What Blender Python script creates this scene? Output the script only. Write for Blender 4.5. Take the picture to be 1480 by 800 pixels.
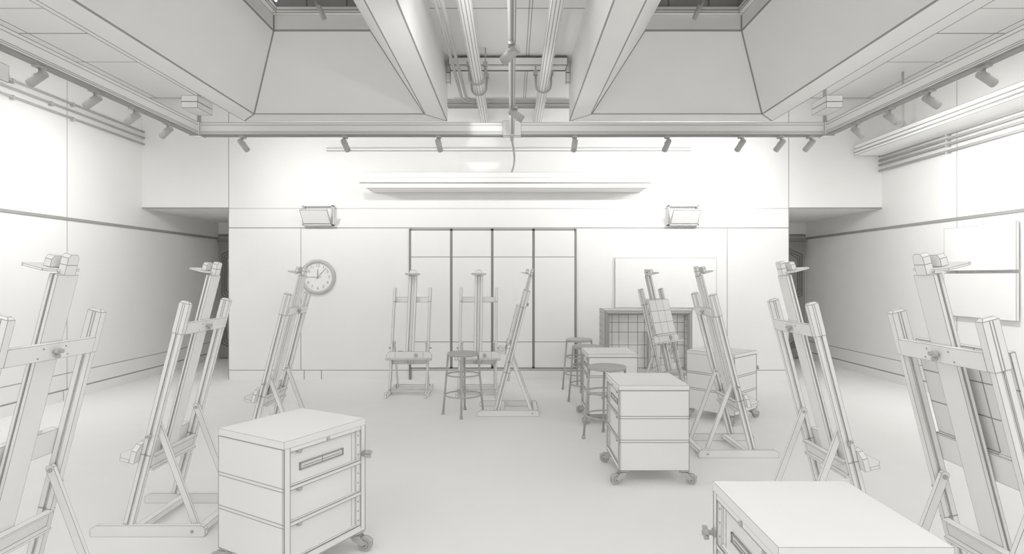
import bpy, bmesh, math, random
from mathutils import Matrix, Vector
for o in list(bpy.data.objects): bpy.data.objects.remove(o)
sc = bpy.context.scene
PI = math.pi
EYE = 1.6
# ------------------------------------------------------------ camera, world, exposure
cam = bpy.data.cameras.new('camera'); cam_o = bpy.data.objects.new('camera', cam)
sc.collection.objects.link(cam_o); sc.camera = cam_o
cam.sensor_width = 36; cam.sensor_fit = 'HORIZONTAL'; cam.lens = 20.0
cam.clip_start = 0.05; cam.clip_end = 100
cam_o.location = (0, 0, EYE); cam_o.rotation_euler = (PI/2, 0, 0)
sc.view_settings.view_transform = 'Standard'; sc.view_settings.look = 'None'
sc.view_settings.gamma = 1.0; sc.view_settings.use_curve_mapping = False
sc.view_settings.exposure = -0.60
w = bpy.data.worlds.new('world'); sc.world = w; w.use_nodes = True
bg = w.node_tree.nodes['Background']
bg.inputs[0].default_value = (1.0, 0.995, 0.985, 1); bg.inputs[1].default_value = 0.70
SPOT_W = 63.0
CEIL_W = 60.0
sc.cycles.use_denoising = True
sc.cycles.max_bounces = 12; sc.cycles.diffuse_bounces = 8
sc.cycles.sample_clamp_indirect = 4
# rectangular area lamp, used for the added overhead fill
def area(name, loc, rot, sx, sy, e):
    l = bpy.data.lights.new(name, 'AREA'); l.shape = 'RECTANGLE'; l.size = sx; l.size_y = sy; l.energy = e
    l.color = (1, 0.995, 0.98)
    o = bpy.data.objects.new(name, l); sc.collection.objects.link(o); o.location = loc; o.rotation_euler = rot
    return o
# added fill lights, unseen above the near half of the room (the far half is lit by the track heads)
area('added_fill_light', (0, -0.5, 4.33), (0, 0, 0), 9.0, 2.4, 235)
for sx in (-1, 1): area('added_fill_light', (sx*4.75, 3.2, 4.33), (0, 0, 0), 1.3, 4.6, 38)
area('added_fill_light', (-.05, 3.2, 4.25), (0, 0, 0), .9, 4.0, 28)
# ------------------------------------------------------------ materials
def mat(name, col, rough=0.75, var=0.02, emit=None):
    m = bpy.data.materials.new(name); m.use_nodes = True
    nt = m.node_tree; b = nt.nodes['Principled BSDF']
    b.inputs['Roughness'].default_value = rough
    b.inputs['Specular IOR Level'].default_value = 0.15
    tc = nt.nodes.new('ShaderNodeTexCoord'); nz = nt.nodes.new('ShaderNodeTexNoise')
    nz.inputs['Scale'].default_value = 3.0; nz.inputs['Detail'].default_value = 3
    mx = nt.nodes.new('ShaderNodeMix'); mx.data_type = 'RGBA'
    mx.inputs[6].default_value = (*[c*(1-var) for c in col], 1)
    mx.inputs[7].default_value = (*[min(1, c*(1+var)) for c in col], 1)
    nt.links.new(tc.outputs['Object'], nz.inputs['Vector'])
    nt.links.new(nz.outputs['Fac'], mx.inputs[0]); nt.links.new(mx.outputs[2], b.inputs['Base Color'])
    if emit:
        b.inputs['Emission Color'].default_value = (1, 1, 0.98, 1); b.inputs['Emission Strength'].default_value = emit
    return m
CLAY = mat('clay', (0.87, 0.868, 0.860))
WALL = mat('wall_clay', (0.88, 0.878, 0.870))
INK = mat('ink_line', (0.20, 0.20, 0.195))
INKM = mat('ink_line_mid', (0.36, 0.36, 0.35))
SEAM = mat('seam', (0.34, 0.34, 0.335))
DENSE = mat('dense_grey', (0.50, 0.498, 0.485))
DARKR = mat('dark_recess', (0.30, 0.30, 0.295))
WELLSHADE = mat('well_shade', (0.36, 0.36, 0.355), 0.5)  # shade of the unlit roof light and upper well, put into the colour
DOORM = mat('door_grey', (0.36, 0.355, 0.34))
RACKM = mat('rack_grey', (0.70, 0.695, 0.68))
MESHM = mat('frame_grey', (0.55, 0.545, 0.53))
TUBE = mat('lit_tube', (0.9, 0.9, 0.88), emit=4.0)
LENS = mat('lamp_lens', (0.9, 0.9, 0.88), emit=2.0)
# ------------------------------------------------------------ mesh building
class MB:
    def __init__(s): s.v = []; s.f = []; s.m = []; s.e = []; s.s = []
    def add(s, vs, fs, mat=0, edge=True, smooth=False, M=None):
        b = len(s.v)
        for p in vs:
            p = Vector(p); s.v.append(M @ p if M is not None else p)
        for i, f in enumerate(fs):
            s.f.append([b+k for k in f]); s.m.append(mat)
            s.e.append(edge if not isinstance(edge, list) else edge[i])
            s.s.append(smooth if not isinstance(smooth, list) else smooth[i])
        return s
    def box(s, x0, x1, y0, y1, z0, z1, mat=0, edge=True, M=None):
        vs = [(x0,y0,z0),(x1,y0,z0),(x1,y1,z0),(x0,y1,z0),(x0,y0,z1),(x1,y0,z1),(x1,y1,z1),(x0,y1,z1)]
        return s.add(vs, [(0,3,2,1),(4,5,6,7),(0,1,5,4),(1,2,6,5),(2,3,7,6),(3,0,4,7)], mat, edge, False, M)
    def prism(s, poly, ax, a, b, mat=0, edge=True, M=None):
        # poly in the two other axes (order x,y,z without ax), extruded along axis ax from a to b
        def P(u, v, t):
            r = [u, v]; r.insert(ax, t); return tuple(r)
        n = len(poly)
        vs = [P(u, v, a) for u, v in poly] + [P(u, v, b) for u, v in poly]
        fs = [tuple(range(n))[::-1], tuple(range(n, 2*n))] + [(i, (i+1) % n, n+(i+1) % n, n+i) for i in range(n)]
        return s.add(vs, fs, mat, edge, False, M)
    def cyl(s, p0, p1, r0, r1=None, n=14, mat=0, edge=False, M=None):
        if r1 is None: r1 = r0
        p0 = Vector(p0); p1 = Vector(p1); d = (p1-p0).normalized()
        u = d.orthogonal().normalized(); v = d.cross(u)
        vs = []
        for p, r in ((p0, r0), (p1, r1)):
            for i in range(n):
                a = 2*PI*i/n; vs.append(p+u*(r*math.cos(a))+v*(r*math.sin(a)))
        fs = [tuple(range(n))[::-1], tuple(range(n, 2*n))] + [(i, (i+1) % n, n+(i+1) % n, n+i) for i in range(n)]
        return s.add(vs, fs, mat, edge, [False, False]+[not edge]*n, M)
    def tube(s, pts, r, n=8, mat=0, closed=False, M=None):
        pts = [Vector(p) for p in pts]; N = len(pts); vs = []; fs = []
        u = None
        for i, p in enumerate(pts):
            if closed: d = pts[(i+1) % N]-pts[i-1]
            else: d = pts[min(i+1, N-1)]-pts[max(i-1, 0)]
            d.normalize()
            if u is None: u = d.orthogonal().normalized()
            else:
                u = (u-d*u.dot(d)).normalized()
            v = d.cross(u)
            for k in range(n):
                a = 2*PI*k/n; vs.append(p+u*(r*math.cos(a))+v*(r*math.sin(a)))
        for i in range(N if closed else N-1):
            j = (i+1) % N
            for k in range(n):
                fs.append((i*n+k, i*n+(k+1) % n, j*n+(k+1) % n, j*n+k))
        if not closed:
            fs.append(tuple(range(n))[::-1]); fs.append(tuple((N-1)*n+k for k in range(n)))
        return s.add(vs, fs, mat, False, True, M)
    def ring(s, c, R, r, n=40, m=8, mat=0, M=None, ax=2):
        pts = []
        for i in range(n):
            a = 2*PI*i/n; q = [R*math.cos(a), R*math.sin(a)]; q.insert(ax, 0.0)
            pts.append(Vector(c)+Vector(q))
        return s.tube(pts, r, m, mat, True, M)
    def lathe(s, prof, c=(0,0,0), n=28, mat=0, M=None, ax=2, caps=True):
        vs = []; fs = []; c = Vector(c)
        for r, z in prof:
            for i in range(n):
                a = 2*PI*i/n; q = [r*math.cos(a), r*math.sin(a)]; q.insert(ax, z); vs.append(c+Vector(q))
        for j in range(len(prof)-1):
            for i in range(n):
                fs.append((j*n+i, j*n+(i+1) % n, (j+1)*n+(i+1) % n, (j+1)*n+i))
        k = len(prof)-1
        if not caps: return s.add(vs, fs, mat, False, True, M)
        fs.append(tuple(range(n))[::-1]); fs.append(tuple(k*n+i for i in range(n)))
        return s.add(vs, fs, mat, False, [True]*(len(fs)-2)+[False, False], M)
    def line(s, p0, p1, nrm, w=0.006, t=0.0015, mat=1, M=None):
        p0 = Vector(p0); p1 = Vector(p1); d = (p1-p0).normalized(); nrm = Vector(nrm).normalized()
        u = d.cross(nrm).normalized()
        a = u*(w/2); b = nrm*t; c = nrm*(-0.004)
        vs = [p0-a+c, p0+a+c, p0+a+b, p0-a+b, p1-a+c, p1+a+c, p1+a+b, p1-a+b]
        return s.add(vs, [(0,1,2,3),(7,6,5,4),(0,4,5,1),(1,5,6,2),(2,6,7,3),(3,7,4,0)], mat, False, False, M)
    def build(s, name, mats, lw=0.003):
        me = bpy.data.meshes.new(name); me.from_pydata([tuple(p) for p in s.v], [], s.f)
        for m in mats: me.materials.append(m)
        for p, mi, sm in zip(me.polygons, s.m, s.s): p.material_index = mi; p.use_smooth = sm
        bm = bmesh.new(); bm.from_mesh(me); bm.faces.ensure_lookup_table()
        tgt = [bm.faces[i] for i in range(len(s.f)) if s.e[i]]
        bmesh.ops.recalc_face_normals(bm, faces=bm.faces[:])
        if lw > 0 and len(mats) > 1:
            ok = []
            for f in tgt:
                per = sum(e.calc_length() for e in f.edges)
                if per > 0 and 2*f.calc_area()/per > 2.6*lw: ok.append(f)
            if ok:
                r = bmesh.ops.inset_individual(bm, faces=ok, thickness=lw, use_even_offset=True)
                for f in r['faces']: f.material_index = 1
        bm.to_mesh(me); bm.free(); me.update()
        return me
COL = sc.collection
def tag(o, label=None, cat=None, group=None, kind=None):
    if label: o['label'] = label
    if cat: o['category'] = cat
    if group: o['group'] = group
    if kind: o['kind'] = kind
    return o
def link(name, me, parent=None):
    o = bpy.data.objects.new(name, me); COL.objects.link(o)
    if parent is not None: o.parent = parent
    return o
def obj(name, mb, mats=None, parent=None, lw=0.003):
    return link(name, mb.build(name, mats or [CLAY, INK], lw), parent)
def root(name, loc, rz=0, label=None, cat=None, group=None):
    o = bpy.data.objects.new(name, None); COL.objects.link(o); o.empty_display_size = 0.1
    o.location = loc; o.rotation_euler = (0, 0, rz)
    return tag(o, label, cat, group)
def struct(name, mb, mats=None, lw=0.0, label=None):
    return tag(obj(name, mb, mats or [WALL, SEAM], None, lw), label=label, kind='structure')
def copy_tree(o, parent=None):
    c = o.copy(); COL.objects.link(c); c.parent = parent
    for ch in [x for x in bpy.data.objects if x.parent == o]: copy_tree(ch, c)
    return c

# ------------------------------------------------------------ room shell
ZB = 8.89; XS = 5.78; XL = -4.433; XR = 4.33; ZE = 11.2; HC = EYE+2.794; HS = EYE+1.07; Y0 = -2.5
m = MB().box(-6.1, 6.1, Y0, 11.5, -0.15, 0, edge=False)
struct('floor', m)
m = MB().box(-XS, XS, Y0, ZB, HC, HC+0.1, edge=False)
# openings of the coffers are closed by the coffers themselves; seams of the ceiling boards
ceil_cut = None
def ceiling_mesh():
    m = MB()
    xs = [(-XS-0.2, -3.4), (-0.95, 0.85), (3.35, XS+0.2)]
    for a, b in xs: m.box(a, b, Y0, ZB+0.1, HC, HC+0.1, edge=False)
    m.box(-3.4, -0.95, 7.3, ZB+0.1, HC, HC+0.1, edge=False); m.box(0.85, 3.35, 7.3, ZB+0.1, HC, HC+0.1, edge=False)
    m.box(-3.6, -.8, Y0, 1.72, HC, HC+.1, edge=False); m.box(.7, 3.5, Y0, 1.72, HC, HC+.1, edge=False)
    dn = (0, 0, -1)
    for sx in (-1, 1):
        for z, wd in ((4.4, .01), (5.15, .01), (5.92, .010), (6.53, .02), (7.40, .012)):
            m.line((sx*XS, z, HC), (sx*4.87, z, HC), dn, wd)
        m.line((sx*5.55, Y0, HC), (sx*5.55, ZB, HC), dn, .014); m.line((sx*4.87, Y0, HC), (sx*4.87, ZB, HC), dn, .012)
        m.line((sx*XS, ZB-.01, HC), (sx*3.5, ZB-.01, HC), dn, .016)
    m.line((-.9, 5.92, HC), (.85, 5.92, HC), dn, .014)
    m.line((-.9, ZB-.01, HC), (.85, ZB-.01, HC), dn, .016)
    m.line((.18, 3, HC), (.18, ZB, HC), dn, .008); m.line((.21, 3, HC), (.21, ZB, HC), dn, .008)
    return m
struct('ceiling', ceiling_mesh(), [CLAY, SEAM])
def side_wall(name, sx):
    m = MB().box(sx*XS, sx*(XS+0.2), Y0, ZE+0.2, 0, HC+0.1, edge=False)
    n = (-sx, 0, 0); X = sx*XS
    m.line((X, Y0, EYE+.757), (X, ZE, EYE+.757), n, .035, .012, 2)
    m.line((X, Y0, EYE+.740), (X, ZE, EYE+.740), n, .008, .014, 1)
    m.line((X, Y0, .35), (X, ZE, .35), n, .010)
    m.line((X, Y0, .142), (X, ZE, .142), n, .018)
    m.line((X, 7.39, .142), (X, 7.39, HC), n, .008)
    m.line((X, 4.3, .142), (X, 4.3, HC), n, .008)
    m.line((X, 7.33, 0.01), (X, 7.33, .142), n, .008)
    return struct(name, m, [WALL, SEAM, INKM])
side_wall('wall_left', -1); side_wall('wall_right', 1)
m = MB().box(XL, XR, ZB, ZB+0.2, 0, HC+0.1, edge=False)
n = (0, -1, 0)
for z, wd in ((HS, .006), (EYE+.767, .014), (.145, .010)): m.line((XL, ZB, z), (XR, ZB, z), n, wd)
for x in (-3.298, 3.363): m.line((x, ZB, .145), (x, ZB, EYE+.767), n, .009)
for x in (-3.248, -2.977): m.line((x, ZB, 0), (x, ZB, .145), n, .012)
for x in (XL+.006, XR-.006): m.line((x, ZB, 0), (x, ZB, HC), n, .010)
struct('wall_back', m)
for sx, nm, xa in ((-1, 'left', XL), (1, 'right', XR)):
    x0, x1 = sorted((sx*XS, xa))
    m = MB().box(x0, x1, ZB, ZE+.1, HS, HC+.1, edge=False)
    m.line((x0, ZB, HS+.008), (x1, ZB, HS+.008), n, .018)
    m.line((x0, ZB+.06, HS), (x1, ZB+.06, HS), (0,0,-1), .012)
    struct('ceiling_corridor_'+nm, m)
    m = MB().box(min(xa, xa-sx*.15), max(xa, xa-sx*.15), ZB+.2, ZE, 0, HS, edge=False)
    struct('wall_corridor_'+nm, m)
    m = MB().box(x0, x1, ZE, ZE+.15, 0, HS, edge=False)
    m.line((x0, ZE, 2.42), (x1, ZE, 2.42), n, .05)
    struct('wall_end_'+nm, m)
    # carved end door
    m = MB(); dw = (x1-x0-.08)/2; t = ZE-.06
    dr = root('door_%d' % (1 if sx < 0 else 2), ((x0+x1)/2, t, 0)); dr['kind'] = 'structure'
    for q in (-1, 1):
        a, b = (q*.01, q*dw) if q > 0 else (q*dw, q*.01)
        mm = MB().box(a, b, 0, .05, .02, 2.30, edge=True)
        cx = (a+b)/2; hw = dw/2
        for k, (zl, zh) in enumerate(((.18, .98), (1.12, 2.16))):
            for ins in (.07, .11, .15):
                ww = hw-ins; z0, z1 = zl+ins-.07, zh-ins+.07
                pts = [(cx-ww, z0+.12), (cx, z0), (cx+ww, z0+.12), (cx+ww, z1-.12), (cx, z1), (cx-ww, z1-.12)]
                for i in range(6):
                    p, r_ = pts[i], pts[(i+1) % 6]
                    mm.line((p[0], 0, p[1]), (r_[0], 0, r_[1]), (0,-1,0), .02, .008)
        obj('door_leaf', mm, [DOORM, INK], dr, .006)
    m2 = MB().box(-dw-.03, dw+.03, -.01, .05, 2.30, 2.36); obj('door_frame', m2, [DOORM, INK], dr, .006)

# sliding wall doors
m = MB(); xs = [-1.59, -.946, -.308, .335, .99]
dz0, dz1 = .172, 2.352
dr = root('door_3', (0, ZB, 0)); dr['kind'] = 'structure'
for i in range(4):
    mm = MB().box(xs[i]+.02, xs[i+1]-.02, -.030, .0, dz0+.02, dz1-.03, edge=False)
    for z in (1.912, .59): mm.line((xs[i]+.02, -.030, z), (xs[i+1]-.02, -.030, z), n, .012)
    obj('door_panel', mm, [WALL, INKM], dr, 0)
mm = MB()
for x in xs: mm.box(x-.019, x+.019, -.018, 0, dz0 if x > -1.5 else 0, dz1, 0, False)
mm.box(xs[0], xs[-1], -.018, 0, dz1-.03, dz1, 0, False); mm.box(xs[0], xs[-1], -.018, 0, dz0, dz0+.03, 0, False)
obj('door_frame', mm, [DARKR, INK], dr, 0)

# ------------------------------------------------------------ coffers
def coffer(name, s):
    c = -.05; X = lambda v: c+s*v
    h1 = EYE+2.06; h2 = EYE+2.84; h3 = EYE+3.016; h4 = EYE+3.45
    m = MB()
    def rect(xa, xb, ya, yb, h): return [(X(xa), ya, h), (X(xb), ya, h), (X(xb), yb, h), (X(xa), yb, h)]
    rings = [rect(.806, 3.495, 1.7, 7.53, HC+.1), rect(.806, 3.495, 1.7, 7.53, h1), rect(1.055, 3.22, 1.95, 7.207, h1),
             rect(1.58, 2.70, 2.5, 6.56, h2), rect(1.58, 2.70, 2.5, 6.56, h4)]
    vs = [p for r in rings for p in r]; fs = []
    for j in range(len(rings)-1):
        for i in range(4): fs.append((j*4+i, j*4+(i+1) % 4, (j+1)*4+(i+1) % 4, (j+1)*4+i))
    m.add(vs, fs, 0, True)
    o = struct(name, m, [CLAY, INKM], .012)
    # roof light over the well
    m = MB().box(min(X(1.5), X(2.8)), max(X(1.5), X(2.8)), 2.4, 6.66, h4, h4+.04, edge=False)
    for x in (1.86, 2.14, 2.42): m.line((X(x), 2.5, h4), (X(x), 6.56, h4), (0,0,-1), .03)
    for y in [2.9+.45*k for k in range(9)]: m.line((X(1.58), y, h4), (X(2.70), y, h4), (0,0,-1), .02)
    m.box(min(X(1.585), X(1.62)), max(X(1.585), X(1.62)), 2.5, 6.555, h3+.08, h4, 0, False); m.box(min(X(2.66), X(2.695)), max(X(2.66), X(2.695)), 2.5, 6.555, h3+.08, h4, 0, False)  # dark liners: the upper well's shade as a surface colour
    m.box(min(X(1.62), X(2.66)), max(X(1.62), X(2.66)), 6.51, 6.555, h3+.08, h4, 0, False)
    for x in (1.84, 2.30): m.line((X(x), 6.51, h3+.08), (X(x), 6.51, h4), (0, -1, 0), .02)
    m.line((X(1.62), 6.51, h3+.17), (X(2.66), 6.51, h3+.17), (0, -1, 0), .02)
    struct('window_%d' % (1 if s < 0 else 2), m, [WELLSHADE, INK], 0)
    m = MB()
    xa, xb = sorted((X(1.58), X(2.70)))
    for (a, b, d, e) in ((xa, xb, 6.50, 6.56), (xa, xb, 2.5, 2.56), (xa, xa+.06, 2.56, 6.50), (xb-.06, xb, 2.56, 6.50)):
        m.box(a, b, d, e, h3, h3+.035); m.box(a, b, d, e, h3+.035, h3+.075)
    struct('trim_%d' % (1 if s < 0 else 2), m, [CLAY, INK], .004)
for (x, y, a, b, z, nm) in ((0, -.5, 9.0, 2.4, 4.33, 'wide flat housing of an added fill light behind the camera'), (-4.75, 3.2, 1.3, 4.6, 4.33, 'flat housing of an added fill light overhead beside the left wall'),
                        (4.75, 3.2, 1.3, 4.6, 4.33, 'flat housing of an added fill light overhead beside the right wall'), (-.05, 3.2, .9, 4.0, 4.25, 'flat housing of an added fill light overhead between the two coffers')):
    tag(obj('added_fill_housing', MB().box(x-a/2-.03, x+a/2+.03, y-b/2-.03, y+b/2+.03, z+.01, HC-.002), [CLAY, INKM], None, .004), nm, 'ceiling lamp')  # housings made up for the added fill lights, out of view
coffer('ceiling_coffer_left', -1); coffer('ceiling_coffer_right', 1)
m = MB().cyl((-2.67, 3.0, EYE+3.125), (-2.67, 6.44, EYE+3.125), .012)
tag(obj('tube_light', m, [TUBE, INK], None, 0), 'thin lit tube along the inner edge of the coffer over the clock side', 'light tube')

# ------------------------------------------------------------ lighting rail frame
ZR = 7.2; XRAIL = 3.98; r0 = EYE+1.777; r1 = EYE+1.945
rail = root('lighting_rail', (0, 0, 0), 0, 'pale grey hung U-shaped aluminium lighting rail crossing the studio below the coffers', 'lighting rail')
def rail_profile(hw, z0, z1):
    h = z1-z0
    return [(-hw, z0+.008), (-hw+.006, z0+.014), (-hw, z0+.028), (-hw, z0+.04), (-hw+.006, z0+.045), (-hw, z0+.05), (-hw, z1-.035), (-hw+.006, z1-.03), (-hw, z1-.025), (-hw, z1),
            (hw, z1), (hw, z1-.025), (hw-.006, z1-.03), (hw, z1-.035), (hw, z0+.05), (hw-.006, z0+.045), (hw, z0+.04), (hw, z0+.028), (hw-.006, z0+.014), (hw, z0+.008)]
def rail_part(name, ax, a, b, off, hw=.04, z0=r0, z1=r1):
    M = Matrix.Translation((off, 0, 0)) if ax == 1 else Matrix.Translation((0, off, 0))
    m = MB()
    # body with two scribed grooves per face; dark slot under it
    m.prism([(-hw, z0+.02), (-hw, z1), (hw, z1), (hw, z0+.02)], ax, a, b, 0, False, M)
    m.prism([(-hw-.004, z0), (-hw-.004, z0+.016), (hw+.004, z0+.016), (hw+.004, z0)], ax, a, b, 1, False, M)
    m.prism([(-hw+.012, z0+.016), (-hw+.012, z0+.02), (hw-.012, z0+.02), (hw-.012, z0+.016)], ax, a, b, 1, False, M)
    for s in (-1, 1):
        for z in (z1-.004, z1-.036, z0+.052, z0+.036):
            if ax == 1: m.line((s*hw, a, z), (s*hw, b, z), (s, 0, 0), .0065, .001, 1, M)
            else: m.line((a, s*hw, z), (b, s*hw, z), (0, s, 0), .0065, .001, 1, M)
    return obj(name, m, [CLAY, SEAM], rail, 0)
rail_part('cross_rail', 0, -XRAIL+.06, XRAIL-.06, ZR)
rail_part('side_rail', 1, 0.4, ZR-.06, -XRAIL); rail_part('side_rail', 1, 0.4, ZR-.06, XRAIL)
m = MB().box(-.030, .030, 0.4, ZR-.076, r0+.012, r0+.10, 0, False)
m.line((.003, .4, r0+.012), (.003, ZR-.076, r0+.012), (0, 0, -1), .020, .001, 1); m.line((.024, .4, r0+.012), (.024, ZR-.076, r0+.012), (0, 0, -1), .008, .001, 1); m.line((-.011, .4, r0+.012), (-.011, ZR-.076, r0+.012), (0, 0, -1), .006, .001, 2)
obj('centre_rail', m, [CLAY, SEAM, MESHM], rail, 0)
for s in (-1, 1):
    obj('corner_joint', MB().box(s*XRAIL-.066, s*XRAIL+.066, ZR-.066, ZR+.066, r0-.003, r1+.004), None, rail, .004)
    obj('hanger_post', MB().cyl((s*XRAIL, ZR+.035, r1), (s*XRAIL, ZR+.035, HC-.0), .024), [DENSE, INK], rail, 0)
    b = MB().box(s*3.99 if s < 0 else 3.79, -3.79 if s < 0 else 3.99, 6.86, 7.19, EYE+2.115, EYE+2.19).box(s*3.99 if s < 0 else 3.79, -3.79 if s < 0 else 3.99, 6.86, 7.19, EYE+2.04, EYE+2.113)
    bx = obj('ballast_box', b, None, None, .004)
    obj('rod', MB().cyl((s*3.87, 7.02, EYE+2.19), (s*3.87, 7.02, HC), .01, n=8), [MESHM, INK], bx, 0)
    tag(bx, 'square two-layer control box above the %s corner of the lighting rail' % ('left' if s < 0 else 'right'), 'control box', 'control boxes above the rail corners')
m = MB().box(-.115, .115, ZR-.075, ZR+.05, r0-.005, r1+.012); obj('junction_box', m, None, rail, .003)
m = MB().cyl((0, ZR-.01, r0-.06), (0, ZR-.01, r0-.003), .022); obj('cable_gland', m, [DENSE, INK], rail, 0)
# cable
m = MB(); pts = []
for i in range(17):
    t = i/16; pts.append((.0+.05*math.sin(t*2.6)-.03*t, ZR+.0+(8.46-ZR)*t, r0-.04-(r0-.04-(EYE+1.56))*(t**.8)))
m.tube(pts, .014, 8)
tag(obj('power_cable', m, [MESHM, INK], None, 0), 'grey cable drooping from the middle junction box to the wall trough', 'cable')

# ------------------------------------------------------------ track heads with real spot lights
def lamp_head(loc, d, label, group, energy=SPOT_W, stem=.085, L=.155, R=.036, ang=150, blend=1.0, light=True, lens=None, beam=None):
    r = root('track_spotlight', loc, 0, label, 'spotlight', group)
    d = Vector(d).normalized()
    m = MB().box(-.028, .028, -.05, .05, -.02, 0, 0, False).cyl((0, 0, -.02), (0, 0, -stem), .009, n=8)
    obj('stem', m, [DENSE, INK], r, 0)
    c = Vector((0, 0, -stem-.01)); a = c-d*L*.35; b = c+d*L*.65
    m = MB().cyl(a-d*.012, a, R*.7, R, 12).cyl(a, b, R, R, 16).cyl(b, b+d*.006, R*.92, R*.9, 16)
    m.tube([c+Vector((0, 0, .02)), c+Vector((0, 0, .0))], R*1.06, 12)
    obj('lamp_body', m, [DENSE, INK], r, 0)
    m = MB().cyl(b+d*.006, b+d*.009, R*.7, R*.7, 16); obj('lens', m, [lens or LENS, INK], r, 0)
    if light:
        l = bpy.data.lights.new('spot', 'SPOT'); l.energy = energy; l.spot_size = math.radians(ang); l.spot_blend = blend
        l.shadow_soft_size = .035; l.color = (1, .995, .98)
        o = bpy.data.objects.new('spot_beam', l); COL.objects.link(o); o.parent = r
        bd = Vector(beam).normalized() if beam else d
        o.location = b+d*.03; o.rotation_euler = bd.to_track_quat('-Z', 'Y').to_euler()
    return r
ordn = ['first', 'second', 'third', 'fourth', 'fifth', 'sixth', 'seventh', 'eighth']
front = [(-3.41, .26, 1.35), (-2.115, .16, .55), (-.928, .10, .62), (.793, -.04, .62), (1.966, -.16, .8), (2.90, -.24, 1.1), (3.40, -.27, 1.0), (3.775, -.30, .7)]
for i, (x, dx, k) in enumerate(front):
    lamp_head((x, ZR, r0), (dx, .65, -.60), 'grey cylindrical spotlight hung under the cross rail, %s counting from its left corner' % ordn[i], 'spotlights under the cross rail', SPOT_W*k, beam=(dx, .9, -.28))
for s, nm in ((-1, 'left'), (1, 'right')):
    for i, z in enumerate((6.57, 5.99, 5.42, 4.79)):
        lamp_head((s*XRAIL, z, r0), (s*.78, (.25, .10, 0, 0)[i], -.52), 'grey cylindrical spotlight under the %s side rail, %s counting from the back corner' % (nm, ordn[i]), 'spotlights under the %s side rail' % nm, SPOT_W*((1.8, .9, .34, .28) if s < 0 else (2.1, 1.3, .6, .5))[i])
    for i, z in enumerate((3.6, 2.3)):
        lamp_head((s*XRAIL, z, r0), (s*.78, 0, -.5), 'grey spotlight under the %s side rail above the camera, %s one' % (nm, ordn[i]), 'spotlights under the %s side rail' % nm, SPOT_W*(.36 if s < 0 else .6))
lamp_head((0, 4.36, r0+.01), (-.66, .58, -.4), 'pale spotlight under the centre rail pointing to the lower left, nearer one', 'spotlights under the centre rail', SPOT_W*.5, .06, .15, .040, 120, beam=(-.6, .6, .35))
lamp_head((.03, 6.0, r0+.01), (.75, .30, -.45), 'pale spotlight under the centre rail nearer the junction box', 'spotlights under the centre rail', SPOT_W*.2, .06, .15, .040, 165, beam=(.05, .7, .45))
lamp_head((0, 3.2, r0+.01), (-.078, 1, .034), 'spotlight under the centre rail overhead, aimed along it', 'spotlights under the centre rail', SPOT_W*6, .04, .16, .045, 7, .35)
lamp_head((-2.12, 6.25, EYE+3.10), (.35, .1, -.8), 'dark spotlight hanging inside the coffer on the clock side', 'spotlights inside the coffers', SPOT_W*.06, .13, .20, .028, 60, lens=DENSE)
lamp_head((2.06, 6.25, EYE+3.10), (-.35, .1, -.8), 'dark spotlight hanging inside the coffer on the whiteboard side', 'spotlights inside the coffers', SPOT_W*.06, .13, .20, .028, 60, lens=DENSE)

# ------------------------------------------------------------ services under the centre ceiling
for s, x, nm in ((-1, -.425, 'left'), (1, .40, 'right')):
    m = MB().cyl((x, .6, EYE+2.44), (x, ZB, EYE+2.44), .068, n=12, edge=True)
    tag(obj('ceiling_pipe', m, [CLAY, SEAM], None, .0042), 'fat ribbed pipe running to the back wall on the %s of the centre rail' % nm, 'pipe', 'ribbed ceiling pipes')
    for k, z in enumerate((6.95, 7.35) if s < 0 else (7.25,)):
        r = root('pipe_hanger', (x, z, EYE+2.44), 0, ('grey U-shaped hanger round the %s ribbed pipe' % nm)+(', %s of two' % ('nearer' if k == 0 else 'farther') if s < 0 else ''), 'pipe hanger', 'pipe hangers')
        pts = [(-.10, 0, .14)]+[(.095*math.cos(a), 0, .095*math.sin(a)) for a in [PI+PI*i/14 for i in range(15)]]+[(.10, 0, .14)]
        m = MB(); m.tube(pts, .014, 8); obj('strap', m, [DENSE, INK], r, 0)
        for q in (-1, 1):
            m = MB().box(q*.10-.028, q*.10+.028, -.03, .03, .13, .18, 0, False).cyl((q*.10, 0, .175), (q*.10, 0, .354), .008, n=6)
            obj('clamp', m, [DENSE, INK], r, 0)
m = MB(); pts = [(-.67, .6, EYE+2.5), (-.67, 7.9, EYE+2.5)]+[(-.67+.12*(1-math.cos(a)), 7.9+.2*math.sin(a), EYE+2.5) for a in (.4, .8, 1.2, 1.5)]+[(-.3, 8.12, EYE+2.5)]
for o_ in (-.03, .03):
    m.tube([(p[0]+o_, p[1]-o_, p[2]) for p in pts], .020, 8)
tag(obj('ceiling_conduit', m, [MESHM, INK], None, 0), 'pair of dark conduits beside the left coffer bending to the cable tray', 'conduit')
m = MB().box(-.93, .84, 8.15, 8.32, EYE+2.46, EYE+2.475, 0, False).box(-.93, .84, 8.15, 8.16, EYE+2.475, EYE+2.55, 0, False).box(-.93, .84, 8.31, 8.32, EYE+2.475, EYE+2.55, 0, False)
for i in range(88):
    x = -.925+i*.02
    m.box(x, x+.009, 8.146, 8.15, EYE+2.475, EYE+2.49, 1, False); m.box(x, x+.009, 8.17, 8.30, EYE+2.457, EYE+2.46, 1, False)
tag(obj('cable_tray', m, [MESHM, INK], None, 0), 'perforated cable tray crossing between the two coffers before the wall', 'cable tray')
br = root('ceiling_beam', (0, 0, 0), 0, 'shallow channel beam bolted between the coffers under the ceiling', 'beam')
m = MB().box(-.80, .70, 7.18, 7.45, EYE+2.69, EYE+2.78); m.box(-.80, .70, 7.15, 7.18, EYE+2.66, EYE+2.76)
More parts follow.
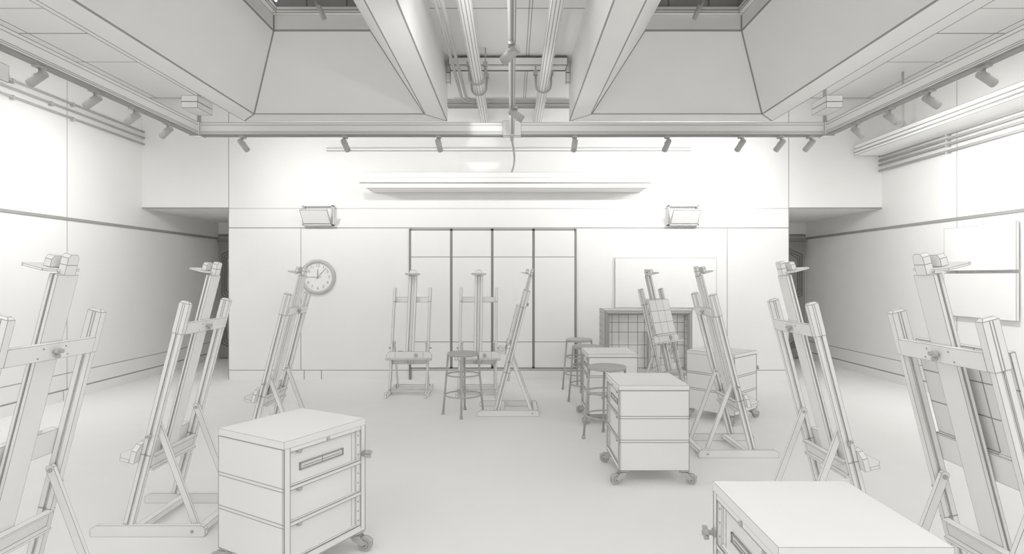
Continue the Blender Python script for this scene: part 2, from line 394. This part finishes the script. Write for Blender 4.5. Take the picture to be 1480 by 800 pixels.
m.line((-.8, 7.42, EYE+2.69), (.7, 7.42, EYE+2.69), (0, 0, -1), .04); obj('web', m, None, br, .008)
for x in (-.828, .728):
    m = MB().box(x-.03, x+.03, 7.38, 7.44, EYE+2.52, EYE+2.80); m.line((x-.03, 7.38, EYE+2.65), (x+.03, 7.38, EYE+2.65), n, .012); obj('bracket', m, None, br, .006)

# wall conduits
for i, h in enumerate((2.262, 2.168, 2.072)):
    X = -XS+.03
    m = MB().cyl((X, Y0+.2, EYE+h), (X, ZB, EYE+h), .016, n=10)
    for z in ((6.55, 7.45) if i != 1 else (6.2, 7.1)): m.box(X-.03, X+.02, z-.012, z+.012, EYE+h-.035, EYE+h+.02, 0, False)
    tag(obj('wall_conduit', m, [MESHM, INK], None, 0), 'thin conduit along the left wall near the ceiling, %s of three' % ('topmost', 'middle', 'lowest')[i], 'conduit', 'conduits on the left wall')
for i, h in enumerate((1.885, 1.815, 1.745, 1.655)):
    X = XS-.04
    m = MB().cyl((X, Y0+.2, EYE+h), (X, ZB, EYE+h), .019, n=10)
    for z in (7.5, 6.0): m.box(X-.02, X+.04, z-.012, z+.012, EYE+h-.03, EYE+h+.0, 0, False)
    tag(obj('wall_conduit', m, [MESHM, INK], None, 0), 'conduit along the right wall below the long trough, %s of four' % ('topmost', 'second', 'third', 'lowest')[i], 'conduit', 'conduits on the right wall')
X = lambda px, z: (px-740)/822.2*z
m = MB().cyl((X(472, 8.84), 8.855, EYE+1.98), (X(998, 8.84), 8.855, EYE+1.98), .032, n=16)
m.line((X(472, 8.84), 8.83, EYE+1.956), (X(998, 8.84), 8.83, EYE+1.956), (0, -.6, -.8), .010, .002); m.line((X(472, 8.84), 8.83, EYE+2.004), (X(998, 8.84), 8.83, EYE+2.004), (0, -.6, .8), .004, .002)
tag(obj('wall_tube', m, [WALL, INKM], None, .004), 'slim white tube fixed along the top of the back wall', 'wall tube')

# linear troughs (wall-mounted light shields)
tr = root('light_trough', (0, 8.42, EYE+1.32), 0, 'long white light trough across the back wall above the sliding panels', 'light trough')
xa, xb = X(528, 8.42), X(935, 8.42)
obj('housing', MB().prism([(0, .0), (0, .23), (.05, .237), (.465, .237), (.465, 0)], 0, xa, xb), [WALL, INKM], tr, .004)
m = MB().prism([(-.03, .062), (-.03, .071), (.03, .075), (.03, .062)], 0, xa-.08, xb+.05, 0, False)
m.box(xa-.07, xb+.04, -.02, 0, 0, .06, 0, False); m.line((xa-.08, -.031, .068), (xb+.05, -.031, .068), n, .018, .001)
m.line((xa, -.001, .15), (xb, -.001, .15), n, .005, .001, 2)
obj('lip', m, [WALL, SEAM, MESHM], tr, 0)
tr = root('light_trough', (5.31, 2.0, EYE+1.88), 0, 'long white light trough running along the right wall above four conduits', 'light trough')
m = MB().prism([(0, 0), (0, .04), (-.015, .045), (-.015, .09), (0, .10), (0, .16), (.05, .175), (.465, .175), (.465, 0)], 1, 0, 6.82); obj('housing', m, [WALL, INKM], tr, .006)
for z in (2.4, 5.76):
    m = MB().cyl((.02, z, .17), (.02, z, HC-EYE-1.88), .014, n=8).prism([(-.05, .17), (.02, .26), (.10, .17)], 1, z-.01, z+.01, 0, False)
    obj('hanger', m, [MESHM, INK], tr, 0)
# flood box on the left rail
r = root('flood_box', (-XRAIL-.03, 4.35, r0-.35), 0, 'pale box lamp hanging under the left side rail at the picture edge', 'box lamp')
obj('housing', MB().box(-.05, .05, -.60, .13, .10, .235), None, r, .003); obj('stem', MB().cyl((0, 0.02, .235), (0, 0.02, .352), .014), [DENSE, INK], r, 0)

# ------------------------------------------------------------ wall things
def speaker(px0, px1, tilt, label):
    z = ZB-.0; x0 = X(px0, 8.80); x1 = X(px1, 8.80); cx = (x0+x1)/2; hw = (x1-x0)/2
    r = root('wall_speaker', (cx, ZB, EYE+.80), 0, label, 'speaker', 'box speakers on the back wall')
    z0, z1 = 0, .31
    m = MB().box(-hw, -hw+.02, -.10, 0, z0, z1).box(hw-.02, hw, -.10, 0, z0, z1).box(-hw, hw, -.10, 0, z1-.015, z1).box(-hw, hw, -.10, 0, z0, z0+.015).box(-hw+.02, hw-.02, -.02, 0, z0, z1)
    obj('housing', m, [CLAY, SEAM], r, .007)
    M = Matrix.Translation((0, -.115, .03)) @ Matrix.Rotation(math.radians(40), 4, 'X')
    m = MB().box(-hw+.025, hw-.025, -.012, .012, 0, .25, M=M); obj('baffle', m, [CLAY, SEAM], r, .007)
speaker(437, 481, -.01, 'small wall box with a tilted front panel above the clock')
speaker(966, 1010, .01, 'small wall box with a tilted front panel above the whiteboard')
# clock
r = root('wall_clock', (X(458.7, 8.85), ZB, EYE), 0, 'round wall clock with grey rim and twelve numerals on the back wall', 'clock')
R = .262
m = MB().cyl((0, 0, 0), (0, -.02, 0), R-.01, n=48); obj('dial', m, [WALL, INK], r, 0)
m = MB().lathe([(R+.012, 0), (R+.012, -.03), (R-.01, -.05), (R-.035, -.045), (R-.042, -.02)], n=56, ax=1, caps=False); obj('rim', m, [MESHM, INK], r, 0)
for k in range(1, 13):
    a = PI/2-k*PI/6; t = bpy.data.curves.new('numeral', 'FONT'); t.body = str(k); t.size = .062; t.align_x = 'CENTER'; t.align_y = 'CENTER'; t.extrude = .001
    t.materials.append(SEAM)
    tmp = bpy.data.objects.new('tmp', t); COL.objects.link(tmp); bpy.context.view_layer.update()
    me = bpy.data.meshes.new_from_object(tmp.evaluated_get(bpy.context.evaluated_depsgraph_get())); bpy.data.objects.remove(tmp)
    o = bpy.data.objects.new('numeral', me); COL.objects.link(o); o.parent = r; o.rotation_euler = (PI/2, 0, 0)
    o.location = (.175*math.cos(a), -.0215, .175*math.sin(a))
def hand(name, ang, l, wd, back=.03):
    a = math.radians(ang); d = Vector((math.cos(a), 0, math.sin(a)))
    m = MB(); m.line(-d*back, d*l, (0, -1, 0), wd, .002, 0); o = obj(name, m, [SEAM, INK], r, 0); o.location = (0, -.026, 0); return o
hand('hour_hand', 90, .12, .009); hand('minute_hand', 47, .19, .006); hand('second_hand', 180, .16, .004, .06)
m = MB().cyl((0, -.02, 0), (0, -.034, 0), .010); obj('spindle', m, [SEAM, INK], r, 0)
# whiteboard on the back wall, two boards on the right wall
wb = root('whiteboard', (0, ZB, 0), 0, 'large blank board hanging on the back wall behind the gridded rack', 'board')
x0, x1 = X(889, 8.85), X(1036, 8.85)
obj('board_panel', MB().box(x0, x1, -.037, -.002, 1.12, EYE+.30), [WALL, SEAM], wb, .005)
for k, (z0, z1, nm) in enumerate(((1.68, 2.237, 'upper'), (1.097, 1.647, 'lower'))):
    r = root('wall_board', (XS, 0, 0), 0, 'blank rectangular board on the right wall, the %s of the two' % nm, 'board', 'blank boards on the right wall')
    obj('board_panel', MB().box(-.055, -.02, 6.46, 7.54, z0, z1), [WALL, SEAM], r, .004)
    obj('mounting_cleat', MB().box(-.02, 0, 6.6, 7.4, z0+.15, z0+.22, 0, False), None, r, 0)

# ------------------------------------------------------------ gridded rack
def rack():
    zf, zb = 8.02, 8.48
    x0, x1 = X(873.5, zf), X(1002, zf); H = 1.6-47.5/822.2*zf
    z0 = .20
    r = root('display_rack', (0, 0, 0), 0, 'low grey rack with a thick moulded frame and gridded back by the back wall', 'rack')
    iw = .075; ih = .085
    m = MB()
    def loop(xo, zo, y): return [(x0+xo, y, z0+zo), (x1-xo, y, z0+zo), (x1-xo, y, H-zo), (x0+xo, y, H-zo)]
    prof = [(.02, 0, zb), (0, 0, zb-.02), (0, 0, zf+.05)]
    prof = [(0.0, zb), (0.0, zf+.07), (.006, zf+.03), (.022, zf+.008), (.045, zf), (.062, zf+.01), (.075, zf+.03), (.078, zf+.16)]
    vs = []; fs = []
    for (o_, y) in prof: vs += loop(o_, o_, y)
    for j in range(len(prof)-1):
        for i in range(4): fs.append((j*4+i, j*4+(i+1) % 4, (j+1)*4+(i+1) % 4, (j+1)*4+i))
    k = (len(prof)-1)*4
    for i in range(4): fs.append((k+i, k+(i+1) % 4, (i+1) % 4, i))
    m.add(vs, fs, 0, True)
    # close ribs round the frame
    for i in range(14):
        x = x0+.04+i*(x1-x0-.08)/13
        m.line((x, zf+.07, H), (x, zb, H), (0, 0, 1), .006); m.line((x, zf, H-.04), (x, zf, H-.05), n, .006)
    for i in range(10):
        z = z0+.05+i*(H-z0-.1)/9
        m.line((x0, zf+.07, z), (x0, zb, z), (-1, 0, 0), .006); m.line((x1-.078, zf+.03, z), (x1-.078, zf+.15, z), (-1, 0, 0), .006)
        m.line((x0+.012, zf+.02, z), (x0+.05, zf-.001, z), (-.3, -1, 0), .005); m.line((x1-.05, zf-.001, z), (x1-.012, zf+.02, z), (.3, -1, 0), .005)
    for y in (zf+.14, zf+.22, zf+.3, zf+.38):
        m.line((x0, y, z0), (x0, y, H), (-1, 0, 0), .008); m.line((x0, y, H), (x1, y, H), (0, 0, 1), .008)
    for o_ in (.012, .03, .05, .068):
        yy = zf+.018 if o_ == .012 else zf+.005 if o_ == .03 else zf+.002 if o_ == .05 else zf+.018
        m.line((x0+o_, yy, H-o_), (x1-o_, yy, H-o_), (0, -1, .3), .006); m.line((x0+o_, yy, z0), (x0+o_, yy, H-o_), (0, -1, 0), .006); m.line((x1-o_, yy, z0), (x1-o_, yy, H-o_), (0, -1, 0), .006)
    obj('frame', m, [RACKM, SEAM], r, .0045)
    # back panel grid
    m = MB().box(x0+.05, x1-.05, zf+.15, zf+.17, z0+.06, H-.06, 0, False)
    y = zf+.15; pc = lambda px: X(px, y)
    for px in (884.5, 894.5, 908, 921.5, 931.5, 943, 955, 967, 979, 989): m.line((pc(px), y, z0+.08), (pc(px), y, H-.08), n, .008)
    for py in (465.5, 479.5, 498, 517, 531): z = EYE-(py-400)/822.2*y; m.line((x0+.08, y, z), (x1-.08, y, z), n, .008)
    obj('grid_back', m, [WALL, SEAM], r, 0)
    m = MB().box(pc(935), pc(938.5), zf+.05, zf+.148, z0+.09, EYE-79/822.2*y); obj('divider', m, [MESHM, SEAM], r, .003)
    for x in (x0+.03, x1-.03):
        for yy in (zf+.08, zb-.05): obj('leg', MB().box(x-.025, x+.025, yy-.025, yy+.025, 0, z0+.01), [MESHM, SEAM], r, .004)
    obj('skid', MB().box(x0+.0, x1-.0, zb-.09, zb-.06, .05, .11), [MESHM, SEAM], r, .004)
rack()

# ------------------------------------------------------------ easels
AL = math.radians(14.4)
def lean_M():  # local frame: x=back normal, y=across, z=along the leaning axis, origin at runner top under the uprights
    return Matrix.Translation((0, 0, .07)) @ Matrix.Rotation(AL, 4, 'Y')
LM = lean_M(); S = lambda z: (z-.07)/math.cos(AL)
def knob_mesh(lobes=3, r=.014, M=None, axis=0):
    m = MB()
    for k in range(lobes):
        a = 2*PI*k/lobes+.5; c = (0, r*math.cos(a), r*math.sin(a))
        m.cyl((.012, c[1], c[2]), (.028, c[1], c[2]), r*.72, n=10, M=M)
    m.cyl((0, 0, 0), (.022, 0, 0), r*.6, n=10, M=M)
    return m
_cache = {}
def cached(key, fn, name, mats, lw):
    k = (key, lw)
    if k not in _cache: _cache[k] = fn().build(name, mats, lw)
    return _cache[k]
def upright_mb(s):
    m = MB(); hy = .014; hx = .030; g = .006; y0 = s*.25
    a, b = S(.07), S(1.25)
    prof = [(-hx, -hy), (-g, -hy), (-g, -hy+.008), (g, -hy+.008), (g, -hy), (hx, -hy), (hx, hy), (g, hy), (g, hy-.008), (-g, hy-.008), (-g, hy), (-hx, hy)]
    m.prism([(u, v+y0) for u, v in prof], 2, a, b, M=LM)
    m.prism([(u, v+y0) for u, v in prof], 2, a, a+.001, M=LM)
    # solid cap with clipped top
    hx2, hy2 = .033, .017; t = S(1.45)
    c = .012
    vs = []
    for (z, ix, iy) in ((b, 0, 0), (t-.012, 0, 0), (t, c, c*.7)):
        vs += [(-hx2+ix, y0-hy2+iy, z), (hx2-ix, y0-hy2+iy, z), (hx2-ix, y0+hy2-iy, z), (-hx2+ix, y0+hy2-iy, z)]
    fs = [(0, 1, 2, 3), (8, 9, 10, 11)]
    for j in (0, 1):
        for i in range(4): fs.append((j*4+i, j*4+(i+1) % 4, (j+1)*4+(i+1) % 4, (j+1)*4+i))
    m.add(vs, fs, 0, True, False, LM)
    for q in (-1, 1):
        for u in (-.006, .006): m.line((u, y0+q*hy2, b), (u, y0+q*hy2, t-.012), (0, q, 0), .004, .0006, 1, LM)
        m.line((-hx-.001, y0+q*(hy+.0), S(.5)), (hx+.001, y0+q*(hy+.0), S(.5)), (0, q, 0), .005, .0012, 1, LM)
    return m
def runner_mb(s):
    y0 = s*.262
    pf = [(-.225, 0), (.475, 0), (.485, .01), (.485, .045), (.476, .062), (.455, .07), (-.185, .07), (-.225, .048)]
    return MB().prism([(u, v) for u, v in pf], 1, y0-.015, y0+.015)
def mast_mb():
    m = MB(); hy = .0575; a, b = S(.42), S(1.612)
    prof = [(-.022, -hy), (-.022, -.022), (-.006, -.022), (-.006, .022), (-.022, .022), (-.022, hy), (-.008, hy), (-.008, hy-.006), (-.001, hy-.006), (-.001, hy), (.014, hy),
            (.014, -hy), (-.001, -hy), (-.001, -hy+.006), (-.008, -hy+.006), (-.008, -hy)]
    m.prism(prof, 2, a, b, M=LM)
    return m
def tip_mb():
    m = MB(); a = S(1.612); b = S(1.655); t = S(1.70)
    m.box(-.012, .020, -.030, .030, a, b, M=LM)
    m.prism([(-.030, b), (-.030, t-.015), (-.018, t), (.018, t), (.030, t-.015), (.030, b)], 0, -.012, .020, M=LM)
    return m
def clamp_mb():
    M = LM; m = MB(); a = S(1.622)
    m.prism([(-.125, -.085), (-.105, -.102), (-.02, -.102), (.0, -.05), (.0, .05), (-.02, .102), (-.105, .102), (-.125, .085)], 2, a, a+.010, M=M)
    m.prism([(-.046, a+.012), (-.046, a+.045), (-.034, a+.062), (.034, a+.062), (.046, a+.045), (.046, a+.012)], 0, -.066, -.036, M=M)
    return m
def bar_mb():
    m = MB().box(.016, .036, -.236, .236, S(1.25), S(1.322), M=LM)
    for y, z in ((-.08, .015), (-.06, .055), (.08, .015), (.06, .055)): m.cyl((.036, y, S(1.25)+z), (.0375, y, S(1.25)+z), .004, n=8, mat=1, M=LM)
    return m
def lowbar_mb():
    m = MB(); a = S(.41); b = S(.50)
    m.prism([(.016, a), (.055, a), (.055, a+.014), (.030, a+.014), (.030, b-.010), (.048, b-.010), (.048, b), (.016, b)], 1, -.236, .236, M=LM)
    return m
def strut_mb(s):
    y0 = s*.220; m = MB()
    p = LM @ Vector((.0, 0, S(.69))); q = Vector((.405, 0, .035))
    d = (q-p); L = d.length; d.normalize(); u = Vector((d.z, 0, -d.x))
    M = Matrix(((u.x, 0, d.x, p.x), (0, 1, 0, y0), (u.z, 0, d.z, p.z), (0, 0, 0, 1)))
    m.prism([(-.019, -.010), (-.012, -.024), (.012, -.024), (.019, -.010), (.019, L), (-.019, L)][0:6], 1, -.010, .010, M=M)
    return m, p, q, y0
def bolt_mb(p, y, s, r=.011):
    return MB().cyl((p[0], y, p[2]), (p[0], y+s*.006, p[2]), r, n=12)
def tray_mb(tz):
    m = MB(); a = S(tz); hy = .31
    m.prism([(-hy, a), (-hy, a+.075), (-hy+.03, a+.112), (-hy+.07, a+.12), (hy-.07, a+.12), (hy-.03, a+.112), (hy, a+.075), (hy, a)], 0, -.064, -.032, M=LM)
    for y in (-.19, .19): m.line((-.064, y, a+.02), (-.064, y, a+.119), (-1, 0, 0), .004, .0008, 1, LM)
    return m
def ledge_mb(tz):
    a = S(tz); hy = .31
    return MB().prism([(-.155, -hy+.05), (-.12, -hy), (-.064, -hy), (-.064, hy), (-.12, hy), (-.155, hy-.05)], 2, a, a+.020, M=LM)
def easel(x, y, rz, label, tz=.45, lw=.0035):
    r = root('studio_easel', (x, y, 0), rz, label, 'easel', 'studio easels around the room')
    W = [CLAY, INKM]
    def P(name, key, fn, mats=W): return link(name, cached(key, fn, name, mats, lw if mats is W else 0), r)
    for s in (-1, 1):
        P('upright', ('up', s), lambda: upright_mb(s)); P('runner', ('ru', s), lambda: runner_mb(s))
        P('strut', ('st', s), lambda: strut_mb(s)[0])
        _, p, q, y0 = strut_mb(s)
        P('bolt', ('b1', s), lambda: bolt_mb(p, y0-s*.010, -s), [DENSE]); P('bolt', ('b2', s), lambda: bolt_mb(q, s*.277, s, .009), [DENSE])
        M = LM @ Matrix.Translation((0, s*.265, S(.62))) @ Matrix.Rotation(s*PI/2, 4, 'Z')
        P('side_knob', ('sk', s), lambda: knob_mesh(2, .011, M), [DENSE])
    P('mast', 'mast', mast_mb); t = P('mast_tip', 'tip', tip_mb); P('canvas_clamp', 'clamp', clamp_mb)
    P('upper_crossbar', 'bar', bar_mb); P('lower_crossbar', 'lowbar', lowbar_mb)
    M2 = LM @ Matrix.Translation((.036, 0, S(1.286)))
    P('wing_knob', 'wk', lambda: knob_mesh(3, .014, M2), [DENSE])
    P('front_foot_bar', 'fb', lambda: MB().box(.035, .085, -.247, .247, .030, .066).box(.025, .035, -.247, .247, .030, .052))
    P('rear_foot_bar', 'rb', lambda: MB().box(.425, .475, -.247, .247, .026, .062))
    P('tray_board', ('tb', tz), lambda: tray_mb(tz)); P('tray_ledge', ('tl', tz), lambda: ledge_mb(tz))
    M3 = LM @ Matrix.Translation((-.064, -.095, S(tz)+.065)) @ Matrix.Rotation(PI, 4, 'Z')
    P('tray_knob', ('tk', tz), lambda: MB().cyl((0, 0, 0), (.02, 0, 0), .026, n=16, M=M3), [DENSE])
    M4 = LM @ Matrix.Translation((-.050, .12, S(tz)+.12))
    P('tray_latch', ('tt', tz), lambda: MB().box(-.012, .012, -.03, .03, 0, .012, M=M4))
    return r
def canvas(x, y, rz, tz, label, w_=.50, h_=.44, cols=3, lw=.003):
    r = root('grid_panel', (x, y, 0), rz, label, 'panel', 'gridded panels held on easels')
    a = S(tz)+.125; fx = -.052; m = MB()
    m.box(fx-.022, fx, -w_/2, w_/2, a, a+h_, M=LM)
    for q, xx in ((-1, fx-.022), (1, fx)):
        for i in range(1, cols): yy = -w_/2+w_*i/cols; m.line((xx, yy, a), (xx, yy, a+h_), (q, 0, 0), .005, .0008, 1, LM)
        for i in range(1, 3): zz = a+h_*i/3; m.line((xx, -w_/2, zz), (xx, w_/2, zz), (q, 0, 0), .005, .0008, 1, LM)
    obj('board', m, [CLAY, SEAM], r, lw)
    m = MB().box(fx-.034, fx+.012, -w_/2, w_/2, a-.022, a-.001, M=LM); obj('bottom_rail', m, [CLAY, SEAM], r, lw)
    return r
easel(-2.335, 2.47, 0, 'pale studio easel seen from behind, nearest on the left and cut by the picture edge', .755, .0016)
easel(-2.375, 3.78, 0, 'pale studio easel seen from behind, standing left of the nearest drawer cart', .45, .002)
easel(-2.417, 5.50, 0, 'pale studio easel standing in front of the round wall clock', .44, .0028)
easel(2.13, 2.38, PI, 'nearest pale studio easel on the right, seen from behind with a gridded panel', .755, .0016)
easel(2.136, 3.64, PI, 'empty pale studio easel behind the foreground cart, in front of the right corridor', .45, .002)
easel(2.137, 5.31, PI, 'empty pale studio easel overlapping the turned drawer cart by the back wall', .44, .0028)
TA = PI-math.radians(44)
easel(2.059, 7.154, TA, 'pale studio easel turned forwards with a gridded panel before the rack', .745, .0035)
easel(-1.407, 7.72, PI/2, 'pale studio easel facing the camera, leftmost against the sliding panels', .45, .0038)
easel(-.470, 7.72, PI/2, 'pale studio easel facing the camera, standing behind the round stool', .45, .0038)
easel(-.175, 6.80, 0, 'pale studio easel seen exactly from the side in the middle of the room', .70, .0030)
canvas(2.13, 2.38, PI, .755, 'gridded panel on the nearest right easel, seen from behind')
canvas(2.059, 7.154, TA, .745, 'gridded panel on the easel before the rack, facing the room', lw=.004)
canvas(-.175, 6.80, 0, .70, 'thin gridded panel seen edge-on on the sideways easel')

# ------------------------------------------------------------ stools
def stool(x, y, rz, label):
    r = root('metal_stool', (x, y, 0), rz, label, 'stool', 'round grey stools')
    D = [DENSE, INK]
    o = link('seat', cached('seat', lambda: MB().lathe([(.165, .685), (.180, .688), (.188, .700), (.188, .712), (.180, .722), (.15, .724), (.05, .722)], n=36), 'seat', D, 0), r)
    for k in range(4):
        a = k*PI/2; c, s_ = math.cos(a), math.sin(a)
        link('leg', cached(('leg', k), lambda: MB().cyl((.175*c, .175*s_, .70), (.232*c, .232*s_, .02), .0125, .0115, n=10).cyl((.232*c, .232*s_, .03), (.234*c, .234*s_, 0), .017, .019, n=10), 'leg', D, 0), r)
    for z, R_ in ((.467, .190), (.231, .208)):
        link('foot_ring', cached(('ring', z), lambda: MB().ring((0, 0, z), R_, .009), 'foot_ring', D, 0), r)
    return r
stool(-.570, 6.635, 0, 'round grey stool standing alone in the middle before the easels')
stool(.943, 5.64, 0, 'round grey stool wedged between the two carts in a row')
stool(.960, 7.30, 0, 'round grey stool just behind the farther cart of the row')
stool(.955, 8.10, 0, 'round grey stool at the end of the row nearest the back wall')

# ------------------------------------------------------------ drawer carts
HW, HD = .271, .284     # half plain width (x), half drawer width (y); drawer face on +x
ZT = .7667
def cart(x, y, rz, mir, label, lw):
    r = root('drawer_cart', (x, y, 0), rz, label, 'drawer cart', 'three-drawer carts on casters')
    W = [CLAY, SEAM]; D = [DENSE, INK]
    q = mir
    def Y(a, b): return (a, b) if q > 0 else (-b, -a)
    m = MB()
    # shell: back, two side walls, bottom, rails
    m.box(-HW, -HW+.02, -HD+.02, HD-.02, .109, .727, edge=False)
    for s in (-1, 1): m.box(-HW, HW, s*HD if s < 0 else HD-.02, -HD+.02 if s < 0 else HD, .109, .727, edge=False)
    m.box(-HW+.02, HW-.02, -HD+.02, HD-.02, .109, .13, edge=False)
    m.box(HW-.03, HW, -HD+.02, -HD+.037, .109, .727, edge=False); m.box(HW-.03, HW, HD-.037, HD-.02, .109, .727, edge=False)
    for z0, z1 in ((.705, .727), (.508, .5286), (.327, .345), (.109, .15)): m.box(HW-.03, HW, -HD+.037, HD-.037, z0, z1, edge=False)
    m.box(-HW+.02, HW-.035, -HD+.02, HD-.02, .15, .70, edge=False)
    L = lw*2
    for s in (-1, 1):
        for z in (.5286, .5105, .346, .3275): m.line((-HW, s*HD, z), (HW, s*HD, z), (0, s, 0), L)
        for xx in (-HW+L/2, HW-L/2, HW-.012): m.line((xx, s*HD, .109), (xx, s*HD, .727), (0, s, 0), L if xx != HW-.012 else L*.7)
        m.line((-HW, s*HD, .112), (HW, s*HD, .112), (0, s, 0), L); m.line((-HW, s*HD, .725), (HW, s*HD, .725), (0, s, 0), L)
        m.line((HW, s*(HD-L/2), .109), (HW, s*(HD-L/2), .727), (1, 0, 0), L); m.line((HW, s*(HD-.036), .13), (HW, s*(HD-.036), .727), (1, 0, 0), L)
    for z in (.5286, .5105, .346, .3275):
        m.line((-HW, -HD, z), (-HW, HD, z), (-1, 0, 0), L)
        m.line((HW, -HD+.037, z), (HW, HD-.037, z), (1, 0, 0), L)
    m.line((HW, -HD, .112), (HW, HD, .112), (1, 0, 0), L); m.line((HW, -HD+.037, .149), (HW, HD-.037, .149), (1, 0, 0), L); m.line((HW, -HD+.037, .706), (HW, HD-.037, .706), (1, 0, 0), L)
    obj('cabinet_body', m, W, r, lw)
    obj('top', MB().box(-HW-.001, HW+.001, -HD-.001, HD+.001, .728, ZT), W, r, lw)
    # perforated hinge strip on the knob side
    a, b = Y(HD-.066, HD-.037)
    m = MB().box(HW-.030, HW-.008, a, b, .15, .705)
    for z in [.18+.055*k for k in range(10)]: m.cyl((HW-.008, (a+b)/2, z), (HW-.0065, (a+b)/2, z), .0045, n=8, mat=1)
    obj('perforated_strip', m, [CLAY, SEAM], r, lw)
    for i, (z0, z1) in enumerate(((.5286, .705), (.345, .508), (.15, .327))):
        a, b = Y(-HD+.037, HD-.068)
        m = MB().box(HW-.033, HW-.016, a, b, z0+.002, z1-.002)
        a2, b2 = Y(-HD+.047, HD-.095); m.line((HW-.016, b2 if q > 0 else a2, z0+.01), (HW-.016, b2 if q > 0 else a2, z1-.01), (1, 0, 0), L*.8)
        m.box(HW-.020, HW-.004, a, b, z0+.001, z0+.012)
        d = obj('drawer', m, W, r, lw*1.2)
        ya = q*(-HD+.097)
        obj('pull_tab', MB().prism([(ya-.014, z1), (ya-.012, z1-.012), (ya-.004, z1-.018), (ya+.004, z1-.018), (ya+.012, z1-.012), (ya+.014, z1)], 0, HW-.016, HW+.004, 0, False), D, d, 0)
        if i == 0:
            a, b = Y(-HD+.105, -HD+.406); z2, z3 = .594, .632; f = HW-.016
            m = MB().box(f, f+.008, a, b, z3-.006, z3, 1, False).box(f, f+.008, a, b, z2, z2+.006, 1, False).box(f, f+.008, a, a+.008, z2, z3, 1, False).box(f, f+.008, b-.008, b, z2, z3, 1, False)
            m.box(f, f+.003, a+.008, b-.008, z2+.006, z3-.006, 0, False).box(f, f+.005, (a+b)/2-.002, (a+b)/2+.002, z2, z3, 1, False)
            m.box(f+.003, f+.006, a+.02, b-.02, z2+.015, z2+.018, 1, False)
            obj('label_holder', m, [CLAY, INKM], d, 0)
    obj('lock', MB().cyl((HW, 0, .716), (HW+.008, 0, .716), .010, n=12), D, r, 0)
    yk = q*(HD-.016); M = Matrix.Translation((HW+.018, yk, .565))
    m = knob_mesh(4, .016, M); m.cyl((HW, yk, .565), (HW+.03, yk, .565), .010, n=10); m.cyl((HW, yk, .565), (HW+.008, yk, .565), .018, n=12)
    obj('side_knob', m, D, r, 0)
    for sx in (-1, 1):
        for sy in (-1, 1):
            px, py = sx*(HW-.035), sy*(HD-.04); wx, wy = sx*(HW+.020), sy*(HD-.02)
            dx, dy = wx-px, wy-py; l = math.hypot(dx, dy); ux, uy = dx/l, dy/l; vx, vy = -uy, ux
            m = MB().box(px-.035, px+.035, py-.035, py+.035, .100, .109, 0, False).cyl((px, py, .085), (px, py, .100), .024, n=14)
            M = Matrix(((ux, vx, 0, px), (uy, vy, 0, py), (0, 0, 1, 0), (0, 0, 0, 1)))
            for t in (-.024, .024): m.prism([(-.03, .09), (.03, .09), (l+.012, .045), (l-.012, .033), (-.01, .06)], 1, t-.0025, t+.0025, 0, False, M)
            m.box(-.03, .03, -.024, .024, .082, .09, 0, False, M)
            m.box(l+.01, l+.045, -.014, .014, .06, .066, 0, False, M)
            c = obj('caster', m, [MESHM, INK], r, 0)
            w1 = Vector((wx-vx*.018, wy-vy*.018, .041)); w2 = Vector((wx+vx*.018, wy+vy*.018, .041))
            m = MB().cyl(w1, w2, .041, n=22)
            e = Vector((vx, vy, 0)); m.cyl(w1-e*.001, w2+e*.001, .026, n=20, mat=1).cyl(w1-e*.002, w2+e*.002, .023, n=20).cyl(w1-e*.008, w2+e*.008, .010, n=10, mat=1)
            obj('wheel', m, D, c, 0)
    return r
cart(-1.243, 3.250, math.radians(-29.8), 1, 'nearest drawer cart on the left, turned to show its three drawers', .0013)
cart(1.094, 2.040, PI, -1, 'drawer cart in the right foreground, cut off at the bottom of the photo', .0012)
cart(1.094, 4.661, PI, -1, 'drawer cart with a plain side to the camera, front one of the row', .0023)
cart(1.094, 6.455, PI, -1, 'drawer cart with a plain side to the camera, behind the round stool', .0032)
cart(2.394, 6.500, math.radians(43), -1, 'drawer cart turned cornerwise behind the right easel near the back wall', .0030)
